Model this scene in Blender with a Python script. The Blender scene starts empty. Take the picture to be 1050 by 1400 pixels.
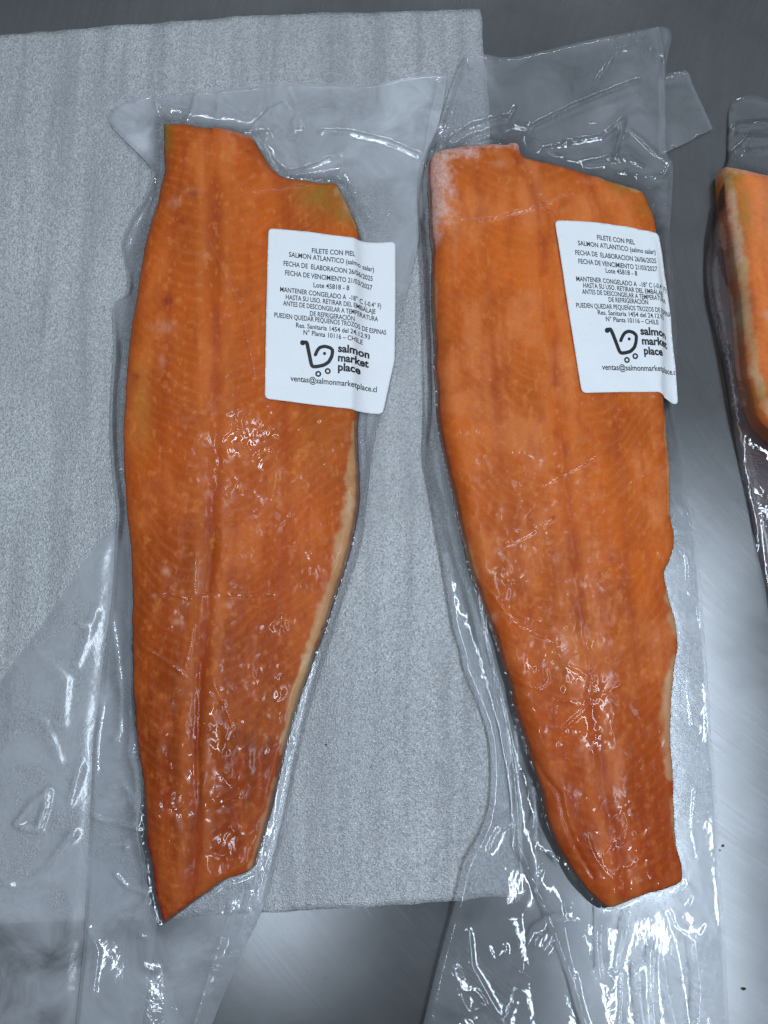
import bpy, bmesh, math, random
import numpy as np
from mathutils import Vector
from mathutils.geometry import delaunay_2d_cdt
from mathutils.bvhtree import BVHTree
from mathutils.kdtree import KDTree

random.seed(7)
rng = np.random.default_rng(7)
S = bpy.context.scene
COL = S.collection

# ------------------------------------------------------------------ camera
PITCH = math.radians(8.0)
DIST = 0.56
VF = math.radians(64.0)
TV = math.tan(VF / 2)
CAM = np.array([0.0, -DIST * math.sin(PITCH), DIST * math.cos(PITCH)])
cd = bpy.data.cameras.new('camera')
cam = bpy.data.objects.new('camera', cd)
COL.objects.link(cam)
cam.location = CAM
cam.rotation_euler = (PITCH, 0, 0)
cd.sensor_fit = 'VERTICAL'
cd.sensor_height = 24.0
cd.lens = 12.0 / TV
cd.clip_start = 0.01
cd.clip_end = 50
S.camera = cam

# ------------------------------------------------------------------ world, lamps, exposure
W = bpy.data.worlds.new('World')
S.world = W
W.use_nodes = True
bg = W.node_tree.nodes['Background']
bg.inputs[0].default_value = (0.78, 0.88, 1.0, 1)
bg.inputs[1].default_value = 0.11


def lamp(name, loc, sx, sy, power, color):
    l = bpy.data.lights.new(name, 'AREA')
    l.shape = 'RECTANGLE'
    l.size, l.size_y = sx, sy
    l.energy = power
    l.color = color
    o = bpy.data.objects.new(name, l)
    COL.objects.link(o)
    o.location = loc
    return o


lamp('ceiling_lamp', (-0.27, -0.24, 1.60), 0.08, 1.25, 10.0, (0.72, 0.85, 1.0))
lamp('ceiling_lamp', (0.68, -0.50, 1.60), 0.15, 1.35, 18.5, (0.72, 0.85, 1.0))
lamp('ceiling_panel', (0.0, 1.05, 1.60), 3.2, 1.6, 7.5, (0.76, 0.88, 1.0))
lamp('ceiling_lamp', (0.10, 2.45, 1.60), 1.8, 0.10, 18.0, (0.80, 0.90, 1.0))

S.view_settings.view_transform = 'Standard'
S.view_settings.look = 'None'
S.view_settings.exposure = 0.0
S.view_settings.gamma = 1.0
S.render.engine = 'CYCLES'
cy = S.cycles
cy.max_bounces = 10
cy.transparent_max_bounces = 24
cy.diffuse_bounces = 3
cy.glossy_bounces = 4
cy.sample_clamp_indirect = 3.0
cy.caustics_reflective = False
cy.caustics_refractive = False
cy.use_denoising = True
try:
    cy.denoiser = 'OPENIMAGEDENOISE'
    cy.denoising_input_passes = 'RGB_ALBEDO_NORMAL'
except Exception:
    pass

# ------------------------------------------------------------------ helpers


def P(px, py, z=0.0):
    """point of the photograph (1050 x 1400) -> place on the horizontal plane at height z"""
    px = np.asarray(px, float); py = np.asarray(py, float); z = np.asarray(z, float)
    u = (px - 525) / 700 * TV
    v = (700 - py) / 700 * TV
    c, s = math.cos(PITCH), math.sin(PITCH)
    dy = v * c + s
    dz = v * s - c
    t = (z - CAM[2]) / dz
    return np.stack([CAM[0] + t * u, CAM[1] + t * dy], -1)


def PXY(xy, z=0.01):
    """inverse of P: where a place on the plane at height z shows"""
    x, y = xy[:, 0] - CAM[0], xy[:, 1] - CAM[1]
    zz = z - CAM[2]
    c, s = math.cos(PITCH), math.sin(PITCH)
    yc = y * c + zz * s
    zc = -y * s + zz * c
    return np.stack([525 + 700 / TV * x / -zc, 700 - 700 / TV * yc / -zc], -1)


def P2(pts, z):
    a = np.array(pts, float)
    return P(a[:, 0], a[:, 1], z)


def smooth_closed(pts, n=5):
    p = np.asarray(pts, float); m = len(p); out = []
    for i in range(m):
        a, b, c, d = p[(i - 1) % m], p[i], p[(i + 1) % m], p[(i + 2) % m]
        for k in range(n):
            t = k / n
            out.append(0.5 * ((2 * b) + (-a + c) * t + (2 * a - 5 * b + 4 * c - d) * t * t + (-a + 3 * b - 3 * c + d) * t ** 3))
    return np.array(out)


def resample(p, step, closed=True):
    q = np.vstack([p, p[:1]]) if closed else p
    L = np.r_[0, np.cumsum(np.linalg.norm(np.diff(q, axis=0), axis=1))]
    n = max(4, int(round(L[-1] / step)))
    t = np.linspace(0, L[-1], n + 1)
    r = np.stack([np.interp(t, L, q[:, 0]), np.interp(t, L, q[:, 1])], -1)
    return r[:-1] if closed else r


def inside(pts, poly):
    x, y = pts[:, 0], pts[:, 1]
    r = np.zeros(len(pts), bool)
    n = len(poly)
    for i in range(n):
        x1, y1 = poly[i]; x2, y2 = poly[(i + 1) % n]
        if y1 == y2:
            continue
        c = ((y1 > y) != (y2 > y)) & (x < (x2 - x1) * (y - y1) / (y2 - y1) + x1)
        r ^= c
    return r


def dist_line(pts, line, closed=False, far=None):
    """distance to a polyline; with FAR, only worked out near it"""
    pts = np.asarray(pts); line = np.asarray(line)
    if far is not None:
        lo, hi = line.min(0) - far, line.max(0) + far
        near = ((pts >= lo) & (pts <= hi)).all(1)
        out = np.full(len(pts), far)
        if near.any():
            out[near] = dist_line(pts[near], line, closed)
        return out
    if closed and len(pts) > 400:
        dense = resample(line, 0.0007)
        kd = KDTree(len(dense))
        for i, p in enumerate(dense.tolist()):
            kd.insert((p[0], p[1], 0.0), i)
        kd.balance()
        find = kd.find
        ix = np.fromiter((find((a, b, 0.0))[1] for a, b in pts.tolist()), int, len(pts))
        # exact distance to the two pieces that meet there
        n = len(dense); c = dense[ix]
        d2 = np.full(len(pts), 1e9)
        for o in (-1, 1):
            ab = dense[(ix + o) % n] - c
            L = np.maximum((ab * ab).sum(1), 1e-18)
            t = np.clip(((pts - c) * ab).sum(1) / L, 0, 1)
            q = pts - c - t[:, None] * ab
            d2 = np.minimum(d2, (q * q).sum(1))
        return np.sqrt(d2)
    d2 = np.full(len(pts), 1e9)
    n = len(line)
    for i in range(n if closed else n - 1):
        a = line[i]; b = line[(i + 1) % n]
        ab = b - a
        L = ab @ ab
        if L < 1e-16:
            continue
        t = np.clip(((pts - a) @ ab) / L, 0, 1)
        q = pts - a - t[:, None] * ab
        d2 = np.minimum(d2, (q * q).sum(1))
    return np.sqrt(d2)


def _hash(ix, iy, seed):
    h = (ix * 374761393 + iy * 668265263 + seed * 974634721) & 0xffffffff
    h = ((h ^ (h >> 13)) * 1274126177) & 0xffffffff
    return ((h ^ (h >> 16)) & 0xffff) / 65535.0


def vnoise(x, y, seed=0):
    ix = np.floor(x).astype(np.int64); iy = np.floor(y).astype(np.int64)
    fx = x - ix; fy = y - iy
    fx = fx * fx * fx * (fx * (fx * 6 - 15) + 10); fy = fy * fy * fy * (fy * (fy * 6 - 15) + 10)
    a = _hash(ix, iy, seed); b = _hash(ix + 1, iy, seed)
    c = _hash(ix, iy + 1, seed); d = _hash(ix + 1, iy + 1, seed)
    return (a * (1 - fx) + b * fx) * (1 - fy) + (c * (1 - fx) + d * fx) * fy


def fbm(x, y, seed=0, oct=4):
    s = 0; a = 0.5; n = 0
    for k in range(oct):
        s = s + a * vnoise(x * 2 ** k, y * 2 ** k, seed + 17 * k); n += a; a *= 0.5
    return s / n


def ss(a, b, x):
    t = np.clip((x - a) / (b - a), 0, 1)
    return t * t * (3 - 2 * t)


def cdt(poly, step, hole=None, inner=0.55):
    """triangulated sheet of even little triangles inside poly (and outside hole)"""
    b = resample(poly, step)
    lo, hi = b.min(0), b.max(0)
    gy = np.arange(lo[1], hi[1], step * 0.866)
    pts = []
    for k, y in enumerate(gy):
        xs = np.arange(lo[0] + (step / 2 if k % 2 else 0), hi[0], step)
        pts.append(np.stack([xs, np.full(len(xs), y)], -1))
    g = np.vstack(pts)
    g = g[inside(g, b)]
    g = g[dist_line(g, b, True) > step * inner]
    e = [(i, (i + 1) % len(b)) for i in range(len(b))]
    allp = b
    if hole is not None:
        h = resample(hole, step)
        g = g[~inside(g, h)]
        g = g[dist_line(g, h, True) > step * inner]
        o = len(b)
        e += [(o + i, o + (i + 1) % len(h)) for i in range(len(h))]
        allp = np.vstack([b, h])
    allp = np.vstack([allp, g])
    r = delaunay_2d_cdt([Vector(p) for p in allp], e, [], 0, 1e-7)
    v = np.array([(p.x, p.y) for p in r[0]])
    f = np.array([t for t in r[2] if len(t) == 3])
    c = v[f].mean(1)
    keep = inside(c, b)
    if hole is not None:
        keep &= ~inside(c, h)
    f = f[keep]
    # orient up
    a = v[f[:, 1]] - v[f[:, 0]]; d = v[f[:, 2]] - v[f[:, 0]]
    neg = a[:, 0] * d[:, 1] - a[:, 1] * d[:, 0] < 0
    f[neg] = f[neg][:, ::-1]
    used = np.unique(f)
    m = np.full(len(v), -1); m[used] = np.arange(len(used))
    return v[used], m[f]


def boundary_loops(f):
    """directed edges that have only one face"""
    e = np.vstack([f[:, [0, 1]], f[:, [1, 2]], f[:, [2, 0]]])
    s = set(map(tuple, e))
    return [(a, b) for a, b in map(tuple, e) if (b, a) not in s]


def mesh_object(name, verts, faces, mat, parent=None, smooth=True, attrs=None):
    me = bpy.data.meshes.new(name)
    verts = np.asarray(verts, float)
    if isinstance(faces, np.ndarray):
        faces = faces.tolist()
    me.from_pydata(verts.tolist(), [], faces)
    if smooth:
        me.polygons.foreach_set('use_smooth', [True] * len(me.polygons))
    for k, a in (attrs or {}).items():
        a = np.asarray(a, float)
        if a.ndim == 1:
            at = me.attributes.new(k, 'FLOAT', 'POINT')
            at.data.foreach_set('value', a.astype(np.float32))
        else:
            at = me.attributes.new(k, 'FLOAT_COLOR', 'POINT')
            c = np.ones((len(a), 4), np.float32); c[:, :3] = a
            at.data.foreach_set('color', c.ravel())
    me.materials.append(mat)
    me.update()
    o = bpy.data.objects.new(name, me)
    COL.objects.link(o)
    if parent is not None:
        o.parent = parent
        o.matrix_parent_inverse = parent.matrix_world.inverted() if False else o.matrix_parent_inverse
    return o


def slab(xy, f, ztop, zbot):
    """closed sheet: top, bottom and rim"""
    n = len(xy)
    v = np.vstack([np.c_[xy, ztop], np.c_[xy, zbot]])
    faces = f.tolist() + (f[:, ::-1] + n).tolist()
    for a, b in boundary_loops(f):
        faces.append([b, a, a + n, b + n])
    return v, faces


def thing(name, label, cat, group=None):
    o = bpy.data.objects.new(name, None)
    COL.objects.link(o)
    o.empty_display_size = 0.05
    o['label'] = label; o['category'] = cat
    if group:
        o['group'] = group
    return o


# ------------------------------------------------------------------ materials


class NT:
    def __init__(self, name):
        self.m = bpy.data.materials.new(name)
        self.m.use_nodes = True
        self.t = self.m.node_tree
        self.t.nodes.clear()
        self.out = self.t.nodes.new('ShaderNodeOutputMaterial')

    def n(self, typ, ins=None, **props):
        nd = self.t.nodes.new('ShaderNode' + typ)
        for k, v in props.items():
            setattr(nd, k, v)
        for k, v in (ins or {}).items():
            if isinstance(v, bpy.types.NodeSocket):
                self.t.links.new(v, nd.inputs[k])
            else:
                nd.inputs[k].default_value = v
        return nd

    def math(self, op, a, b=0.0, c=None, clamp=False):
        d = {0: a, 1: b}
        if c is not None:
            d[2] = c
        return self.n('Math', d, operation=op, use_clamp=clamp).outputs[0]

    def mix(self, f, a, b, blend='MIX'):
        nd = self.t.nodes.new('ShaderNodeMix')
        nd.data_type = 'RGBA'; nd.blend_type = blend
        for i, v in ((0, f), (6, a), (7, b)):
            if isinstance(v, bpy.types.NodeSocket):
                self.t.links.new(v, nd.inputs[i])
            else:
                nd.inputs[i].default_value = v if not isinstance(v, tuple) or len(v) == 4 else (*v, 1)
        return nd.outputs[2]

    def ramp(self, f, stops):
        nd = self.n('ValToRGB', {0: f})
        el = nd.color_ramp.elements
        while len(el) < len(stops):
            el.new(0.5)
        for e, (p, c) in zip(el, stops):
            e.position = p
            e.color = (c, c, c, 1) if not isinstance(c, tuple) else (*c, 1)
        return nd.outputs[0]

    def rng(self, v, a, b, c, d):
        return self.n('MapRange', {0: v, 1: a, 2: b, 3: c, 4: d}).outputs[0]

    def pos(self):
        return self.n('NewGeometry').outputs['Position']

    def noise(self, vec, scale, detail=3.0, rough=0.5, dist=0.0):
        return self.n('TexNoise', {'Vector': vec, 'Scale': scale, 'Detail': detail, 'Roughness': rough, 'Distortion': dist}).outputs[0]

    def scalev(self, vec, s):
        return self.n('VectorMath', {0: vec, 1: s}, operation='MULTIPLY').outputs[0]

    def attr(self, name, out='Fac'):
        return self.n('Attribute', attribute_name=name).outputs[out]

    def done(self, sh):
        self.t.links.new(sh, self.out.inputs[0])
        return self.m


def mat_steel():
    N = NT('brushed_steel')
    p = N.pos()
    # swirl brushing: arcs round a far centre
    d = N.n('VectorMath', {0: p, 1: (0.55, 0.25, 0)}, operation='SUBTRACT').outputs[0]
    sep = N.n('SeparateXYZ', {0: d})
    r = N.n('VectorMath', {0: d}, operation='LENGTH').outputs['Value']
    th = N.math('ARCTAN2', sep.outputs[1], sep.outputs[0])
    cv = N.n('CombineXYZ', {0: N.math('MULTIPLY', r, 900.0), 1: N.math('MULTIPLY', th, 9.0), 2: 0.0}).outputs[0]
    br = N.noise(cv, 1.0, 4, 0.65)
    cv2 = N.n('CombineXYZ', {0: N.math('MULTIPLY', r, 260.0), 1: N.math('MULTIPLY', th, 5.0), 2: 3.0}).outputs[0]
    br2 = N.noise(cv2, 1.0, 3, 0.6)
    blot = N.noise(p, 7.0, 5, 0.6)
    blot2 = N.noise(p, 32.0, 5, 0.65, 0.6)
    spots = N.n('TexVoronoi', {'Vector': p, 'Scale': 42.0, 'Randomness': 1.0}, feature='F1').outputs['Distance']
    spm = N.rng(spots, 0.03, 0.10, 1.0, 0.0)
    spm = N.math('MULTIPLY', spm, N.rng(blot2, 0.52, 0.62, 0.0, 0.8))
    # thin straight scratches
    sc = []
    for ang, sc_, sd in ((-42, 26.0, 0.0), (-55, 17.0, 3.1)):
        m0 = N.n('Mapping', {'Vector': p, 'Rotation': (0, 0, math.radians(-ang)), 'Location': (sd, sd * 0.3, 0)}).outputs[0]
        m = N.scalev(m0, (6.0, sc_ * 16, 1))
        q = N.noise(m, 1.0, 1, 0.3)
        sc.append(N.rng(q, 0.775, 0.80, 0.0, 1.0))
    scr = N.math('MAXIMUM', sc[0], sc[1])
    base = N.mix(N.rng(blot, 0.35, 0.7, 0, 1), (0.40, 0.402, 0.405), (0.48, 0.482, 0.485))
    base = N.mix(N.math('MULTIPLY', N.rng(blot2, 0.5, 0.75, 0, 1), 0.35), base, (0.29, 0.275, 0.255))
    base = N.mix(N.math('MULTIPLY', N.rng(br2, 0.35, 0.7, 0, 1), 0.28), base, (0.29, 0.295, 0.30))
    base = N.mix(N.math('MULTIPLY', N.rng(br, 0.35, 0.65, 0, 1), 0.35), base, (0.30, 0.305, 0.31))
    base = N.mix(spm, base, (0.20, 0.17, 0.15))
    base = N.mix(N.math('MULTIPLY', scr, 0.25), base, (0.7, 0.71, 0.72))
    rough = N.math('ADD', N.rng(blot, 0.3, 0.7, 0.19, 0.25), N.math('MULTIPLY', br, 0.08))
    h = N.math('ADD', N.math('MULTIPLY', br, 0.5), N.math('MULTIPLY', br2, 0.6))
    h = N.math('ADD', h, N.math('MULTIPLY', scr, 0.6))
    bp = N.n('Bump', {'Height': h, 'Strength': 0.14, 'Distance': 0.0002})
    gl = N.n('BsdfAnisotropic', {'Color': N.mix(1.0, base, (0.25, 0.25, 0.25), 'MULTIPLY'), 'Roughness': rough, 'Normal': bp.outputs[0]}, distribution='BECKMANN')
    df = N.n('BsdfDiffuse', {'Color': N.mix(1.0, base, (0.125, 0.125, 0.125), 'MULTIPLY'), 'Normal': bp.outputs[0]})
    return N.done(N.n('AddShader', {0: gl.outputs[0], 1: df.outputs[0]}).outputs[0])


def mat_foam():
    N = NT('white_foam')
    p = N.pos()
    vor = N.n('TexVoronoi', {'Vector': p, 'Scale': 950.0, 'Randomness': 1.0}, feature='F1')
    vd = vor.outputs['Distance']
    vc = N.n('SeparateXYZ', {0: vor.outputs['Color']}).outputs[0]
    n1 = N.noise(N.scalev(p, (1, 0.7, 1)), 900.0, 2, 0.8)
    wv = N.n('VectorMath', {0: p, 1: (0.02, 0, 0)}, operation='ADD').outputs[0]
    n2 = N.noise(N.scalev(wv, (62, 4.5, 1)), 1.0, 4, 0.6, 0.3)      # bands from the rollers
    n3 = N.noise(p, 9.0, 4, 0.6)
    g = N.math('ADD', N.math('MULTIPLY', N.rng(n1, 0.36, 0.64, 0, 1), 0.5), N.math('MULTIPLY', vc, 0.5))
    base = N.mix(g, (0.235, 0.238, 0.238), (0.64, 0.645, 0.635))
    base = N.mix(N.math('MULTIPLY', N.rng(n2, 0.36, 0.56, 1, 0), 0.46), base, (0.20, 0.205, 0.215))
    base = N.mix(N.math('MULTIPLY', N.rng(n3, 0.35, 0.65, 1, 0), 0.38), base, (0.25, 0.255, 0.262))
    wet = N.attr('wet')
    base = N.mix(N.math('MULTIPLY', wet, 0.72), base, (0.13, 0.14, 0.14))
    h = N.math('ADD', N.math('MULTIPLY', vd, 0.8), N.math('MULTIPLY', n1, 0.5))
    st = N.math('MULTIPLY_ADD', wet, -0.5, 0.62)
    bp = N.n('Bump', {'Height': h, 'Strength': st, 'Distance': 0.0010})
    sh = N.n('BsdfPrincipled', {'Base Color': base, 'Roughness': 0.22, 'Specular IOR Level': 1.0, 'Normal': bp.outputs[0]})
    return N.done(sh.outputs[0])


def mat_flesh():
    N = NT('salmon_flesh')
    p = N.pos()
    tint = N.attr('tint', 'Color')
    wet = N.attr('wet')
    frost = N.attr('frost')
    f1 = N.noise(p, 900.0, 4, 0.7)
    f2 = N.noise(N.scalev(p, (1.0, 0.4, 1)), 330.0, 4, 0.65, 0.4)
    f3 = N.noise(p, 120.0, 4, 0.65, 1.2)
    c = N.mix(N.math('MULTIPLY', N.rng(f3, 0.40, 0.75, 0, 1), 0.22), tint, N.mix(1.0, tint, (0.70, 0.52, 0.45), 'MULTIPLY'))
    pale = N.mix(0.30, tint, (0.80, 0.25, 0.045))
    c = N.mix(N.math('MULTIPLY', N.rng(f2, 0.50, 0.78, 0, 1), 0.55), c, pale)
    c = N.mix(N.math('MULTIPLY', N.rng(f1, 0.25, 0.55, 1, 0), 0.35), c, N.mix(1.0, c, (0.65, 0.5, 0.5), 'MULTIPLY'))
    c = N.mix(N.math('MULTIPLY', N.rng(f1, 0.60, 0.80, 0, 1), 0.25), c, (0.80, 0.27, 0.06))
    fz = N.math('MULTIPLY', frost, N.rng(N.noise(p, 420.0, 4, 0.7), 0.3, 0.65, 0.25, 1.05), clamp=True)
    c = N.mix(N.math('MULTIPLY', fz, 0.8), c, (0.76, 0.56, 0.50))
    hb = N.math('ADD', N.math('MULTIPLY', f1, 0.4), f2)
    b0 = N.n('Bump', {'Height': hb, 'Strength': 0.25, 'Distance': 0.0008})
    # film drawn tight over the flesh: its own small creases
    w1 = N.noise(p, 74.0, 1, 0.35, 0.9)
    w2 = N.noise(p, 190.0, 1, 0.4, 0.6)
    patch = N.noise(p, 34.0, 3, 0.55, 0.5)
    pk = N.math('MULTIPLY', wet, N.rng(patch, 0.47, 0.60, 0.0, 1.0), clamp=True)
    fine = N.math('MULTIPLY', N.math('MULTIPLY_ADD', wet, 0.75, 0.25), N.rng(N.noise(p, 150.0, 1, 0.5), 0.62, 0.68, 0.0, 1.0), clamp=True)
    pk = N.math('MAXIMUM', N.math('MAXIMUM', pk, fine), N.math('MULTIPLY', N.attr('crease'), 0.7))
    hh = N.math('ADD', N.math('MULTIPLY', w1, 1.0), N.math('MULTIPLY', w2, 0.16))
    cst = N.math('MULTIPLY_ADD', pk, 0.72, 0.28)
    b1 = N.n('Bump', {'Height': hh, 'Strength': cst, 'Distance': 0.0030})
    crough = N.math('MULTIPLY_ADD', pk, -0.25, 0.29)
    cw = N.math('MULTIPLY_ADD', pk, 0.88, 0.12)
    sh = N.n('BsdfPrincipled', {'Base Color': c, 'Roughness': 0.6, 'Specular IOR Level': 0.08, 'Normal': b0.outputs[0],
                                'Coat Weight': cw, 'Coat Roughness': crough, 'Coat IOR': 1.5, 'Coat Normal': b1.outputs[0]})
    return N.done(sh.outputs[0])


def mat_skin(name, a, b, spec=0.5):
    N = NT(name)
    p = N.pos()
    n1 = N.noise(p, 60.0, 4, 0.6)
    n2 = N.noise(p, 600.0, 2, 0.5)
    c = N.mix(N.rng(n1, 0.35, 0.65, 0, 1), a, b)
    bp = N.n('Bump', {'Height': n2, 'Strength': 0.4, 'Distance': 0.0006})
    sh = N.n('BsdfPrincipled', {'Base Color': c, 'Roughness': 0.32, 'Specular IOR Level': spec, 'Normal': bp.outputs[0],
                                'Coat Weight': 0.5, 'Coat Roughness': 0.12})
    return N.done(sh.outputs[0])


def mat_film(name, haze, bump=0.5, rough=0.07, cloud=0.5, refl=1.25):
    """clear thin plastic: mostly lets light straight through, a little milky, glossy"""
    N = NT(name)
    p = N.pos()
    n1 = N.noise(p, 26.0, 4, 0.6, 0.8)
    n2 = N.noise(p, 85.0, 3, 0.5, 1.0)
    n3 = N.noise(p, 420.0, 2, 0.5, 0.4)
    h = N.math('ADD', N.math('MULTIPLY', n1, 2.2), N.math('ADD', N.math('MULTIPLY', n2, 0.9), N.math('MULTIPLY', n3, 0.10)))
    bp = N.n('Bump', {'Height': h, 'Strength': bump, 'Distance': 0.0016})
    fr = N.n('Fresnel', {'IOR': 1.5, 'Normal': bp.outputs[0]}).outputs[0]
    fr = N.math('MULTIPLY', fr, refl, clamp=True)
    hz = N.math('MULTIPLY', N.rng(n1, 0.3, 0.72, 1 - cloud, 1 + cloud), N.math('MULTIPLY_ADD', N.attr('tight'), -0.8 * haze, haze), clamp=True)
    tr = N.n('BsdfTransparent', {'Color': (0.985, 0.99, 0.995, 1)})
    df = N.n('BsdfDiffuse', {'Color': (0.70, 0.71, 0.735, 1), 'Normal': bp.outputs[0]})
    tl = N.n('BsdfTranslucent', {'Color': (0.70, 0.71, 0.735, 1)})
    mk = N.n('MixShader', {0: 0.2, 1: df.outputs[0], 2: tl.outputs[0]})
    b = N.n('MixShader', {0: hz, 1: tr.outputs[0], 2: mk.outputs[0]})
    gl = N.n('BsdfGlossy', {'Color': (1, 1, 1, 1), 'Roughness': rough, 'Normal': bp.outputs[0]})
    return N.done(N.n('MixShader', {0: fr, 1: b.outputs[0], 2: gl.outputs[0]}).outputs[0])


def mat_paper():
    N = NT('label_paper')
    p = N.pos()
    n1 = N.noise(p, 1500.0, 2, 0.5)
    n2 = N.noise(p, 45.0, 3, 0.5)
    c = N.mix(n2, (0.84, 0.84, 0.84), (0.88, 0.88, 0.88))
    bp = N.n('Bump', {'Height': N.math('ADD', n1, N.math('MULTIPLY', n2, 3.0)), 'Strength': 0.35, 'Distance': 0.0006})
    sh = N.n('BsdfPrincipled', {'Base Color': c, 'Roughness': 0.42, 'Specular IOR Level': 0.35, 'Normal': bp.outputs[0]})
    return N.done(sh.outputs[0])


def mat_plain(name, c, rough=0.5):
    N = NT(name)
    n1 = N.noise(N.pos(), 900.0, 2, 0.5)
    col = N.mix(n1, tuple(x * 0.7 for x in c), tuple(min(1, x * 1.3) for x in c))
    return N.done(N.n('BsdfPrincipled', {'Base Color': col, 'Roughness': rough}).outputs[0])


M_STEEL = mat_steel()
M_FOAM = mat_foam()
M_FLESH = mat_flesh()
M_SKIN = mat_skin('fish_skin', (0.008, 0.008, 0.008), (0.03, 0.029, 0.028))
M_PLUM = mat_skin('bare_dark_flesh', (0.040, 0.014, 0.016), (0.10, 0.034, 0.026))
M_FILM_A = mat_film('clear_film_milky', 0.30, 0.16, 0.085)
M_FILM_B = mat_film('clear_film', 0.16, 0.20, 0.075)
M_FILM_LOW = mat_film('clear_film_underside', 0.03, 0.15, 0.12, 0.5, 0.35)
M_FILM_C = mat_film('loose_film', 0.36, 0.10, 0.16, 0.6)
M_FILM_T = mat_film('clear_film_third', 0.07, 0.16, 0.05)
M_PAPER = mat_paper()
M_INK = mat_plain('printing_ink', (0.012, 0.012, 0.016), 0.45)
M_CRUMB = mat_plain('crumb', (0.02, 0.018, 0.016), 0.6)

# ------------------------------------------------------------------ the worktop
tv, tf = [], []
for i in range(2):
    for j in range(2):
        tv.append((-1.1 + 2.2 * i, -0.9 + 1.9 * j))
v, f = slab(np.array(tv), np.array([[0, 2, 3], [0, 3, 1]]), np.zeros(4), np.full(4, -0.04))
o = mesh_object('steel_worktop', v, f, M_STEEL, smooth=False)
o['kind'] = 'structure'

# ------------------------------------------------------------------ foam sheet
FOAM_Z = 0.0016
FOAM_PX = [(-120, 58), (0, 48), (100, 41), (200, 33), (330, 23), (450, 18), (560, 16), (657, 13),
           (662, 80), (668, 150), (680, 400), (694, 800), (706, 1100), (711, 1226),
           (664, 1227), (600, 1233), (500, 1240), (365, 1247), (200, 1257), (0, 1262), (-120, 1266)]
foam_poly = resample(P2(FOAM_PX, 0.001), 0.003)
jit = fbm(foam_poly[:, 0] * 90, foam_poly[:, 1] * 90, 3, 3) - 0.5
foam_poly = foam_poly + np.c_[jit, jit[::-1]] * 0.0028


def foam_z(xy):
    """height of what the bags lie on"""
    d = dist_line(xy, foam_poly[::3], True)
    sgn = np.where(inside(xy, foam_poly), 1, -1)
    return 0.0002 + (FOAM_Z + 0.0004) * ss(-0.012, 0.0, d * sgn)


xy, f = cdt(foam_poly, 0.0042)
q = PXY(xy, 0.001)
# melt water under the left flank of the right hand pack
WETLINE = P2([(618, 560), (622, 650), (632, 760), (650, 850), (672, 930), (692, 1010), (698, 1080)], 0.001)
wd = dist_line(xy, WETLINE)
wet = ss(0.017, 0.008, wd + 0.006 * (fbm(xy[:, 0] * 60, xy[:, 1] * 60, 5) - 0.5)) * 0.9
z = FOAM_Z + 0.0003 * (fbm(xy[:, 0] * 40, xy[:, 1] * 12, 9) - 0.5)
v, ff = slab(xy, f, z, np.full(len(xy), 0.0002))
o = mesh_object('foam_sheet', v, ff, M_FOAM, attrs={'wet': np.r_[wet, wet]})
o['label'] = 'white closed cell foam sheet lying on the steel worktop under the packs'
o['category'] = 'foam sheet'

# ------------------------------------------------------------------ fillets


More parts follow.
